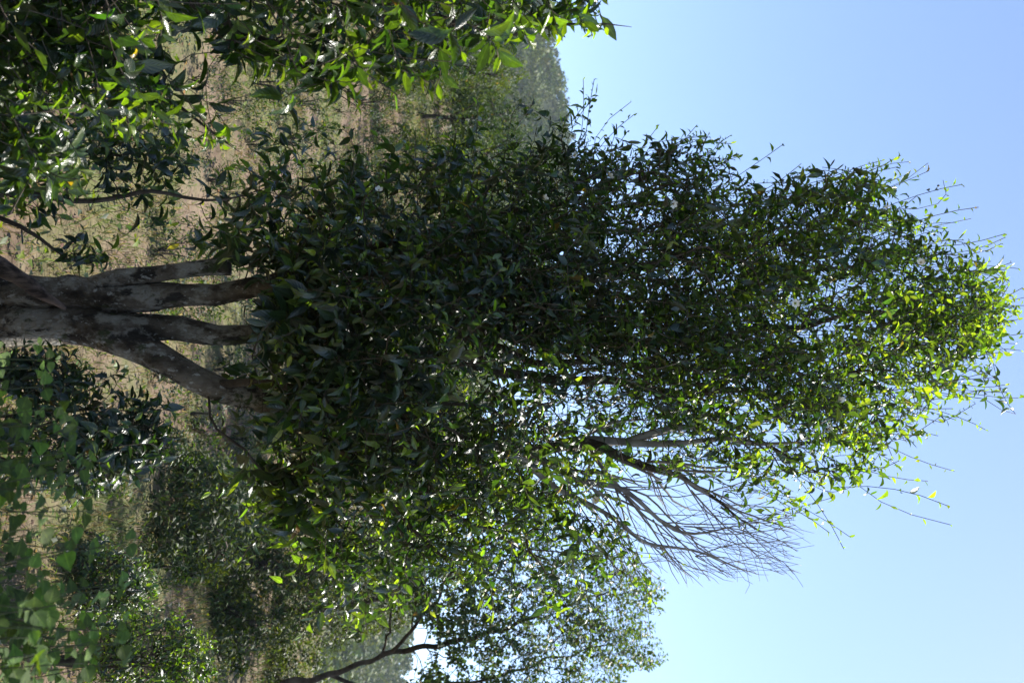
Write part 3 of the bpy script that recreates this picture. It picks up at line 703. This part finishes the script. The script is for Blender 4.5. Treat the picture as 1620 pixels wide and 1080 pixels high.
build_tree('tea_tree', 'near tea tree with long glossy bright green backlit leaves and thin reaching boughs', 'tree', nb_, nl, NT_, ND_, rng.uniform(.14, .3, len(NT_)),
    dict(n=(6, 10), len=(.045, .100), young=.5, droop=.35, spread=(.6, 1.25)), M_NEAR, PAL_NEAR, nind=300, fill=0.12, barkmat=M_DARKBARK)

# ------------------------------------------------------------------ tall thin saplings between the near tree and the old tree
def sapling(label, stem, d0, nshoot, spread, lp, mat, pal, seed_v, nind=120, cat='sapling', group=None, upw=.9, side=.8, barkmat=None):
    st = limb(stem, d0, 'stem'); pts = st[0]; b = np.array([pts[0][0], pts[0][1], float(ground_h(pts[0][0], pts[0][1]))])
    st = (np.vstack([[b + np.array([0, 0, -.03])], pts]), np.concatenate([[st[1][0]*1.15], st[1]]), 'stem')
    pp, rr = resample(st[0], st[1], .05); uu, vv, _ = proj(pp); ok = np.where(vv > seed_v)[0]
    idx = rng.choice(ok, nshoot); dr = nrm(np.stack([rng.normal(0, side, nshoot), rng.normal(0, side, nshoot), np.full(nshoot, upw)], -1))
    tp = pp[idx] + dr*rng.uniform(.3, 1, (nshoot, 1))*spread
    return build_tree('sapling', label, cat, b, [st], tp, dr, np.minimum(rng.uniform(.1, .22, nshoot), spread*.6), lp, mat, pal, nind=nind, group=group, lump=.05, barkmat=barkmat or M_TWIG)
sapling('slender sapling with a straight brown stem and sparse dark leaves before the old trunks', [(318, -60, 0, 6), (312, 40, 0, 5), (310, 140, 0, 4.2), (311, 240, 0, 3.4), (308, 330, 0, 2.6), (300, 430, 0, 1.6)], 4.1, 34, .36, dict(n=(4, 8), len=(.05, .10), young=.25, droop=.35), M_TEA, PAL_TEA, 20)
sapling('thin sapling with drooping leaves leaning towards the pale trunk', [(330, -80, 0, 5), (350, 0, 0, 4.4), (375, 60, 0, 3.2), (398, 100, 0, 2.2), (412, 160, 0, 1.4)], 4.3, 9, .2, dict(n=(4, 6), len=(.05, .095), young=.45, droop=.45), M_TEA, PAL_NEAR, 30, nind=50)
sapling('bushy sapling with crowded small leaves beneath the near boughs', [(215, -80, 0, 7), (222, 0, 0, 6), (235, 90, 0, 5), (250, 170, 0, 3.6), (262, 250, 0, 2)], 4.3, 60, .42, dict(n=(5, 9), len=(.04, .085), young=.5, droop=.25), M_TEA, PAL_NEAR, -20)

# ------------------------------------------------------------------ dark shrub and broad-leaved plants at the right
def shrub(name, label, u, v0, d0, width, top, n, lp, mat, pal, kind='tea', nind=150, cat='shrub', depth=None, nstem=6, group=None, bark=None, up=.8):
    """several stems from one foot at photo column u; crown between pixel rows v0 and top, half width in pixels"""
    f = P(u, v0, d0); b = np.array([f[0], f[1], float(ground_h(f[0], f[1]))])
    depth = depth or width/FPX*d0; ls = []
    for k in range(nstem):
        a = k*6.283/nstem + rng.uniform(-.4, .4); w_ = width/FPX*d0*rng.uniform(.35, .75); e = P(u, top, d0)
        hgt = (e[2]-b[2])*rng.uniform(.6, .85); rs_ = rng.uniform(.010, .016)*max(1, hgt)
        q = b + np.array([math.cos(a)*w_, math.sin(a)*depth*.6, hgt])
        mid = b*0.55 + q*0.45 + np.array([math.cos(a)*w_*-.1, 0, hgt*.1]) + rng.normal(0, .03, 3)
        ls.append((np.array([b + np.array([0, 0, -.03]), mid, q]), np.array([rs_, rs_*.7, rs_*.3]), 'stem'))
    vv = v0 + (top-v0)*rng.uniform(0, 1, n)**0.8; prof = np.sqrt(np.clip(1 - ((vv-v0-(top-v0)*.42)/((top-v0)*.6))**2, .02, 1))
    a = rng.uniform(0, 6.283, n); r_ = np.sqrt(rng.uniform(.05, 1, n))*prof
    tp = np.array([P(u + math.cos(k)*q*width, y, d0 + math.sin(k)*q*depth) for k, q, y in zip(a, r_, vv)])
    tp[:, 2] = np.maximum(tp[:, 2], ground_h(tp[:, 0], tp[:, 1]) + .12)
    dr = nrm(np.stack([np.cos(a)*r_, np.sin(a)*r_, np.full(n, up)], -1) + rng.normal(0, .3, (n, 3)))
    return build_tree(name, label, cat, b, ls, tp, dr, rng.uniform(.08, .2, n), lp, mat, pal, kind=kind, nind=nind, group=group, lump=.06, barkmat=bark or M_DARKBARK, sides=8)
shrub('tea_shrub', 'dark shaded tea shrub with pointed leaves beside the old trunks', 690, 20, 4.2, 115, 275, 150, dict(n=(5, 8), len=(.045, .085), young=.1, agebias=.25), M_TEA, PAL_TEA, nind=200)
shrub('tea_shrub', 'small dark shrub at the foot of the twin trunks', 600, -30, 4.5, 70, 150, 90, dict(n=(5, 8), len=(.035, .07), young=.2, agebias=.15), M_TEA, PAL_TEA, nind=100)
shrub('willowy_shrub', 'sunlit yellow-green shrub with narrow small leaves behind the broad-leaved plants', 1040, 150, 6.0, 95, 345, 260, dict(n=(6, 10), len=(.03, .06), young=.8), M_NEAR, PAL_NEAR, nind=150)
shrub('willowy_shrub', 'grey-green small-leaved shrub with pale glossy leaves in dappled light', 930, 60, 6.6, 90, 250, 240, dict(n=(6, 10), len=(.035, .06), young=.45), M_TEA, PAL_NEAR, nind=120)

def broad_plant(u, d0, top, n_leaf, label, lean):
    """tall soft plant: several stems with opposite heart-shaped leaves"""
    f = P(u, 0, d0); b = np.array([f[0], f[1], float(ground_h(f[0], f[1]))]); root = link('broad_leaved_plant', None, None, b)
    tag(root, label, 'plant', 'tall broad-leaved plants'); L = Leaves()
    for s_ in range(6):
        tp = P(u + rng.uniform(-110, 110) + lean, top*rng.uniform(.65, 1), d0 + rng.uniform(-.2, .25)); mid = b*.5 + tp*.5 + np.array([rng.uniform(-.05, .05), rng.uniform(-.05, .05), .05])
        pp, rr = resample([b + np.array([rng.uniform(-.03, .03), rng.uniform(-.03, .03), -.02]), mid, tp], [.0038, .0024, .0012], .05)
        V, Q, T = tube(pp, rr, 6); link('stem', mesh_arrays('stem', V-b, [Q, T], M_STEM), root)
        idx = np.linspace(len(pp)*.35, len(pp)-1, n_leaf//5).astype(int); ph = rng.uniform(0, 6)
        for c, i in enumerate(idx):
            for w_ in (0, math.pi):
                a = ph + c*1.57 + w_ + rng.normal(0, .2); rad_ = np.array([math.cos(a), math.sin(a), 0]); t_ = c/max(1, len(idx)-1)
                ln = rng.uniform(.05, .095)*(1-.4*t_)
                pet = pp[i] + rad_*.035*(1-.4*t_) + np.array([0, 0, .02])
                L.add(pp[i], rad_ + np.array([0, 0, .35-.75*(1-t_)*rng.uniform(.2, 1)]), np.array([.15, -.65, .8]) + rng.normal(0, .28, 3), ln, 1-t_+rng.uniform(-.2, .2))
    L.done(); leaf_objects('broad', L, np.arange(len(L.l)), M_BROAD, PAL_BROAD, root, b)
M_STEM = plain('green_stem', (0.055, 0.065, 0.03), 0.7, 0.2)
BP = [(1045, 2.15, 120, 56, 10), (985, 2.3, 190, 64, 10), (905, 2.35, 130, 56, 5), (1075, 2.5, 215, 64, 5), (830, 2.45, 150, 56, 0), (760, 2.5, 115, 48, -5), (950, 2.6, 215, 64, 0), (680, 2.6, 120, 48, 0), (610, 2.7, 85, 40, 0), (1000, 2.05, 60, 48, 0), (870, 2.15, 70, 48, 0)]
for u, d0, top, nlf, lean in BP:
    nb = 'beside the dark shaded tea shrub' if u < 780 else 'in front of the low dark shrubby tree' if u < 920 else 'before the sunlit yellow-green shrub'
    broad_plant(u, d0, top, nlf, f"{'short' if top < 90 else 'tall' if top > 180 else 'knee-high'.replace('knee-high', 'middling')} plant with paired heart-shaped leaves {nb}", lean)

# ------------------------------------------------------------------ trees standing behind at the right
def crown_tree(name, label, u, d0, foot_v, poly, n, lp, mat, pal, kind, limbs_px, nind=0, group=None, depth=1.0, bark=None, up=.7, tip_r=.002):
    ls = [limb(q, d0, 'trunk' if i == 0 else 'branch') for i, q in enumerate(limbs_px)]
    p0 = ls[0][0][0]; b = np.array([p0[0], p0[1], float(ground_h(p0[0], p0[1]))])
    ls[0] = (np.vstack([[b-np.array([0, 0, .05])], ls[0][0]]), np.concatenate([[ls[0][1][0]*1.2], ls[0][1]]), 'trunk')
    q = poly_sample(poly, n); cx_, hw_ = np.mean(np.array(poly)[:, 0]), np.ptp(np.array(poly)[:, 0])/2
    dz = depth*np.sqrt(np.clip(1-((q[:, 0]-cx_)/hw_)**2, .05, 1))*rng.uniform(-1, 1, n)
    tp = np.array([P(u_, v_, d0+k) for (u_, v_), k in zip(q, dz)]); tp[:, 2] = np.maximum(tp[:, 2], ground_h(tp[:, 0], tp[:, 1])+.15)
    c = P(cx_, np.mean(np.array(poly)[:, 1])-60, d0); dr = nrm(nrm(tp-c)*.8 + np.array([0, 0, up]) + rng.normal(0, .35, (n, 3)))
    return build_tree(name, label, 'tree', b, ls, tp, dr, rng.uniform(.15, .4, n), lp, mat, pal, kind=kind, nind=nind, group=group, lump=.1, barkmat=bark or M_DARKBARK, sides=10, tip_r=tip_r, twigsides=3)
crown_tree('round_leaved_tree', 'airy tree with small round blue-green leaves standing behind the old tea tree', 1000, 13.5, 300,
    [(780, 640), (840, 600), (930, 620), (1000, 680), (1040, 700), (1110, 640), (1230, 700), (1240, 850), (1160, 960), (1065, 1000), (1050, 1062), (1000, 1040), (960, 1058), (905, 1050), (885, 1000), (850, 960), (820, 900), (760, 880), (740, 780), (760, 700)], 1850,
    dict(n=(9, 15), len=(.05, .085), young=.3, droop=.3), M_BACK, PAL_BLUE, 'farround',
    [[(1150, 300, 0, 6.2), (1085, 440, 0, 5.4), (1068, 520, 0, 4.6), (1035, 610, 0, 3.8), (1020, 690, 0, 4.3), (1000, 780, 0, 3.5), (960, 880, 0, 2.3), (930, 980, 0, 1.2)], [(1068, 520, 0, 3.5), (1090, 600, .3, 3.1), (1075, 760, .5, 2.3), (1040, 880, .5, 1.8), (1010, 990, .4, 1.0)], [(1035, 620, 0, 3.1), (960, 680, -.4, 2.7), (880, 740, -.6, 2.0), (830, 830, -.6, 1.2)], [(1085, 640, .3, 2.3), (1130, 740, 0, 2.0), (1150, 860, 0, 1.2)]], nind=300, depth=1.6)
DT = [('leafy_tree', 'dark shaded leafy tree filling the hollow behind the broad-leaved plants', 900, 11.0, [(760, 430), (800, 350), (870, 260), (960, 220), (1040, 250), (1080, 330), (1050, 430), (990, 520), (930, 600), (860, 600), (800, 540)], 620, [[(905, 190, 0, 13), (900, 290, 0, 11), (895, 400, 0, 8), (890, 520, 0, 4)], [(898, 300, 0, 7), (850, 380, .3, 5), (830, 480, .4, 3)], [(900, 280, 0, 7), (960, 350, -.3, 5), (990, 440, -.4, 3)]]),
      ('leafy_tree', 'low dark shrubby tree with a curved grey bough near the bare soil', 880, 9.0, [(700, 330), (740, 260), (810, 190), (880, 190), (930, 240), (920, 330), (880, 420), (800, 450), (730, 420)], 460, [[(862, 60, 0, 9), (866, 140, 0, 8), (880, 175, 0, 7.5), (884, 200, 0, 7), (860, 270, .1, 5), (830, 370, .2, 3)], [(884, 200, 0, 6), (910, 260, -.2, 4), (905, 340, -.3, 2.5)]]),
      ('leafy_tree', 'tall dark leafy tree between the old crown and the distant hill', 960, 15.0, [(860, 520), (900, 440), (980, 400), (1080, 380), (1190, 420), (1230, 500), (1150, 560), (1060, 520), (1010, 560), (1000, 640), (950, 700), (880, 660)], 900, [[(985, 270, 0, 11), (975, 400, 0, 9), (960, 520, 0, 6), (940, 640, 0, 3)], [(975, 380, 0, 6), (1070, 440, .4, 5), (1150, 480, .5, 3)], [(970, 420, 0, 6), (900, 500, -.3, 4), (890, 600, -.4, 2.5)]])]
for nm, lb_, u, d0, poly, n, lps in DT:
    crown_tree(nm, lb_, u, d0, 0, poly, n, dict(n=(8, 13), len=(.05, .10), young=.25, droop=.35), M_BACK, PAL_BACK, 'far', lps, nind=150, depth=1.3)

# two unseen trees added outside the view to shade the hollow and near plants
crown_tree('leafy_tree', 'tall dense unseen tree added to shade the dark hollow', 1330, 11.5, 0, [(1105, 760), (1250, 640), (1500, 650), (1650, 850), (1600, 1080), (1400, 1230), (1200, 1240), (1105, 1080)], 800, dict(n=(8, 12), len=(.09, .16), young=.25), M_BACK, PAL_BACK, 'far',
    [[(1340, 200, 0, 16), (1345, 400, 0, 14), (1340, 600, 0, 11), (1330, 800, 0, 7), (1320, 980, 0, 3)], [(1342, 560, 0, 8), (1430, 700, .4, 6), (1480, 850, .5, 3)], [(1340, 620, 0, 8), (1240, 720, -.4, 6), (1200, 860, -.5, 3)]], depth=2.2)
crown_tree('tea_tree', 'slim unseen tea tree added to shade the broad-leaved plants', 1400, 3.75, 0, [(1160, 1050), (1165, 1300), (1220, 1480), (1330, 1500), (1430, 1380), (1430, 1100), (1340, 980), (1200, 960)], 330, dict(n=(7, 12), len=(.05, .11), young=.3), M_TEA, PAL_TEA, 'far',
    [[(1600, -300, 0, 40), (1580, 100, 0, 34), (1500, 500, 0, 28), (1400, 900, 0, 20), (1300, 1250, 0, 8)], [(1430, 800, 0, 14), (1270, 1000, -.1, 9), (1200, 1200, -.1, 4)]], depth=.8)
# ------------------------------------------------------------------ bushes and trees on the slope
def clump_mesh(name, nshoot, R, H, lsz, pal, kind, seedv, mat, lo=0.15):
    """foliage of one bush: leafy shoots over a dome, plus its stems"""
    a = rng.uniform(0, 6.283, nshoot); z = rng.uniform(lo, 1, nshoot)**0.8; r_ = np.sqrt(rng.uniform(.1, 1, nshoot))*np.sqrt(np.clip(1-((z-.45)/.62)**2, .05, 1))
    lob = 1 + .3*np.sin(a*3+seedv) + .2*np.sin(a*5+z*7+seedv)
    tp = np.stack([np.cos(a)*r_*R*lob, np.sin(a)*r_*R*lob, z*H*(1+.15*np.sin(a*2+seedv*2))], -1); dr = nrm(np.stack([np.cos(a)*r_, np.sin(a)*r_, np.full(nshoot, .8)], -1)+rng.normal(0, .3, (nshoot, 3)))
    L = Leaves(); shoot_leaves(L, tp-dr*lsz*2.2, tp, 6, 10, lsz*.6, lsz, young=.4, droop=.3); L.done()
    fol = bake_leaves(kind, L, np.arange(len(L.l)), mat, pal, np.zeros(3), 'foliage')
    parts = []
    for k in range(5 if H < 1.6 else 1):
        q = tp[rng.integers(0, nshoot)]*np.array([.6, .6, 1])*.8 if H < 1.6 else np.array([.1, .05, H*.8])
        r0 = .012*H+.006 if H < 1.6 else .035*H
        parts.append(tube(*resample([np.array([0, 0, -.15]), q*np.array([.3, .3, .4]), q], [r0, r0*.8, r0*.3], .1 if H < 1.6 else .3), 5))
    if H >= 1.6:
        for k in range(8):
            q = tp[rng.integers(0, nshoot)]*.85; s0 = np.array([.04, .02, H*rng.uniform(.25, .55)]); parts.append(tube(*resample([s0, (s0+q)/2+np.array([0, 0, .1*H]), q], [.016*H, .010*H, .003*H], .3), 5))
    V, F = join(parts); return fol, mesh_arrays('stems', V, F, M_DARKBARK)
def copies(protos, name, words, tail, cat, group, spots, part='stems', scl=(.7, 1.25), cuts=(.6, .9)):
    for (x, y, s_) in spots:
        i = rng.integers(0, len(protos)); f, st = protos[i]; z = float(ground_h(x, y)); k = s_*rng.uniform(*scl)
        r = link(name, None, None, (x, y, z)); r.rotation_euler = (0, 0, rng.uniform(0, 6.28)); r.scale = (k, k, k*rng.uniform(.85, 1.15))
        size = 'small' if k < cuts[0] else 'middle-sized' if k < cuts[1] else 'large'
        tag(r, f'{size} {words[i % 2]} {tail}', cat, group); fo = link('crown' if part == 'trunk' else 'foliage', f, r); link(part, st, r); tag(fo, kind='stuff')
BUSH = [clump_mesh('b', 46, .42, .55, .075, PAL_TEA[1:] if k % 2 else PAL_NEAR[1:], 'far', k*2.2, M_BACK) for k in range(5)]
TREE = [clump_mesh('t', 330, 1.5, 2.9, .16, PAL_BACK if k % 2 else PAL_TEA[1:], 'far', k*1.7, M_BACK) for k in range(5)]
spots = []
while len(spots) < 150:
    u, v = rng.uniform(-40, 760), rng.uniform(60, 640)
    if rng.uniform() < .3: u, v = rng.uniform(560, 900), rng.uniform(150, 400)
    q = gpoint(u, v, 6.5)
    if q[1] > 6.6 and q[1] < 26 and all((q[0]-a)**2+(q[1]-b)**2 > .5 for a, b, _ in spots): spots.append((q[0], q[1], .45+.028*q[1]*rng.uniform(.6, 1.2)))
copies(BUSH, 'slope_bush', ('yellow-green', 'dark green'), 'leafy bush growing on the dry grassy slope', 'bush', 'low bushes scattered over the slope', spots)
spots = []
for _ in range(4000):
    y = rng.uniform(19, 46); u = rng.uniform(-120, 900); x = (u-540)/FPX*y*1.02
    if y < 24 + 6*smooth(300, 0, u)*0 and rng.uniform() < .6: continue
    if all((x-a)**2+(y-b)**2 > 3.0 for a, b, _ in spots): spots.append((x, y, rng.uniform(.5, .95)))
    if len(spots) >= 105: break
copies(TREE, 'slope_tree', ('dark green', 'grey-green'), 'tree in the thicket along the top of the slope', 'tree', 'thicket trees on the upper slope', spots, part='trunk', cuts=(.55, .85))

# ------------------------------------------------------------------ grass, litter, a log
NG = 190000
gy = 4.2 + 26*rng.uniform(0, 1, NG)**1.5; gx = (rng.uniform(-100, 1180, NG)-540)/FPX*gy*1.1
pt = np.sin(gx*1.7+np.sin(gy*1.1)*2)*np.sin(gy*1.3+gx*.4) + .5*np.sin(gx*4.3+gy*3.1); keep = rng.uniform(-1.1, 1.2, NG) < pt; gx, gy = gx[keep], gy[keep]; NG = len(gx)
gb = np.stack([gx, gy, ground_h(gx, gy)-.01], -1); hgt = rng.uniform(.03, .10, NG)*(1+.012*gy); lean = rng.normal(0, .8, (NG, 2))*hgt[:, None]; an = rng.uniform(0, 6.28, NG); wd = .0022+.0003*gy
sx = np.stack([np.cos(an)*wd, np.sin(an)*wd, np.zeros(NG)], -1); md = gb + np.stack([lean[:, 0]*.35, lean[:, 1]*.35, hgt*.62], -1); tp_ = gb + np.stack([lean[:, 0], lean[:, 1], hgt], -1)
GV = np.stack([gb-sx, gb+sx, md+sx*.7, md-sx*.7, tp_], 1).reshape(-1, 3); k5 = np.arange(NG)[:, None]*5
dry = rng.uniform(0, 1, (NG, 1)) < .5
gc = np.where(dry, np.array([.20, .155, .10]), np.array([.10, .14, .04]))*np.exp(rng.normal(0, .25, (NG, 1)))
gr = link('grass', mesh_arrays('grass', GV, [k5+np.array([[0, 1, 2, 3]]), k5+np.array([[3, 2, 4]])], M_GRASS, np.repeat(gc, 5, 0)))
tag(gr, 'short half-dry grass growing in patches on the slope', 'grass', kind='stuff')
# low weeds and fallen leaves on the soil
NW = 9000
wy = 4.0 + 20*rng.uniform(0, 1, NW)**1.4; wx = (rng.uniform(-80, 1160, NW)-540)/FPX*wy*1.1; L = Leaves(); wp = np.stack([wx, wy, ground_h(wx, wy)+.01], -1)
weed = rng.uniform(0, 1, NW) < .6; aa = rng.uniform(0, 6.28, NW)
wa = np.stack([np.cos(aa), np.sin(aa), np.where(weed, rng.uniform(.2, 1.2, NW), .05)], -1); L.add(wp + np.array([0, 0, 1])*np.where(weed, rng.uniform(0, .08, NW), 0)[:, None], wa, np.stack([rng.normal(0, .3, NW), rng.normal(0, .3, NW), np.ones(NW)], -1), rng.uniform(.04, .09, NW), rng.uniform(0, 1, NW)); L.done()
iw, il = np.where(weed)[0], np.where(~weed)[0]
tag(link('weeds', bake_leaves('farround', L, iw, M_BACK, PAL_NEAR, np.zeros(3), 'weeds')), 'low green weeds sprouting between the grass', 'weeds', kind='stuff')
tag(link('leaf_litter', bake_leaves('far', L, il, M_GRASS, [(.20, .13, .08), (.30, .21, .14), (.15, .09, .06)], np.zeros(3), 'leaf_litter')), 'dry brown fallen leaves lying on the soil', 'leaf litter', kind='stuff')
a_, b_ = gpoint(672, 302, 6.5), gpoint(684, 350, 6.5); a_[2] += .03; b_[2] += .05
pts, rad = resample([a_, (a_+b_)/2+np.array([.03, 0, .02]), b_], [.05, .06, .045], .05); V, Q, T = tube(pts, rad, 9, lump=.4, seed=9)
lg = link('fallen_log', mesh_arrays('fallen_log', V-a_, [Q, T], M_BROWN), None, a_); tag(lg, 'short brown log lying on the sunny grass behind the trunks', 'log')

# ------------------------------------------------------------------ haze over the valley

def haze_box(lo, hi, dens):
    V = np.array([(x, y, z) for x in (lo[0], hi[0]) for y in (lo[1], hi[1]) for z in (lo[2], hi[2])])
    F = np.array([(0, 1, 3, 2), (4, 6, 7, 5), (0, 4, 5, 1), (2, 3, 7, 6), (0, 2, 6, 4), (1, 5, 7, 3)])
    mt, n, l = newmat('haze'); out = n.new('ShaderNodeOutputMaterial'); pv = n.new('ShaderNodeVolumePrincipled')
    pv.inputs['Color'].default_value = (.80, .88, 1, 1); pv.inputs['Density'].default_value = dens; pv.inputs['Anisotropy'].default_value = 0.0
    l.new(pv.outputs[0], out.inputs['Volume'])
    o = link('haze', mesh_arrays('haze', V, F, mt, smooth=False)); tag(o, 'thin pale haze filling the valley air', 'haze', kind='stuff'); return o
haze_box((-1050, -1050, -70), (1050, 1050, 190), 0.00016)
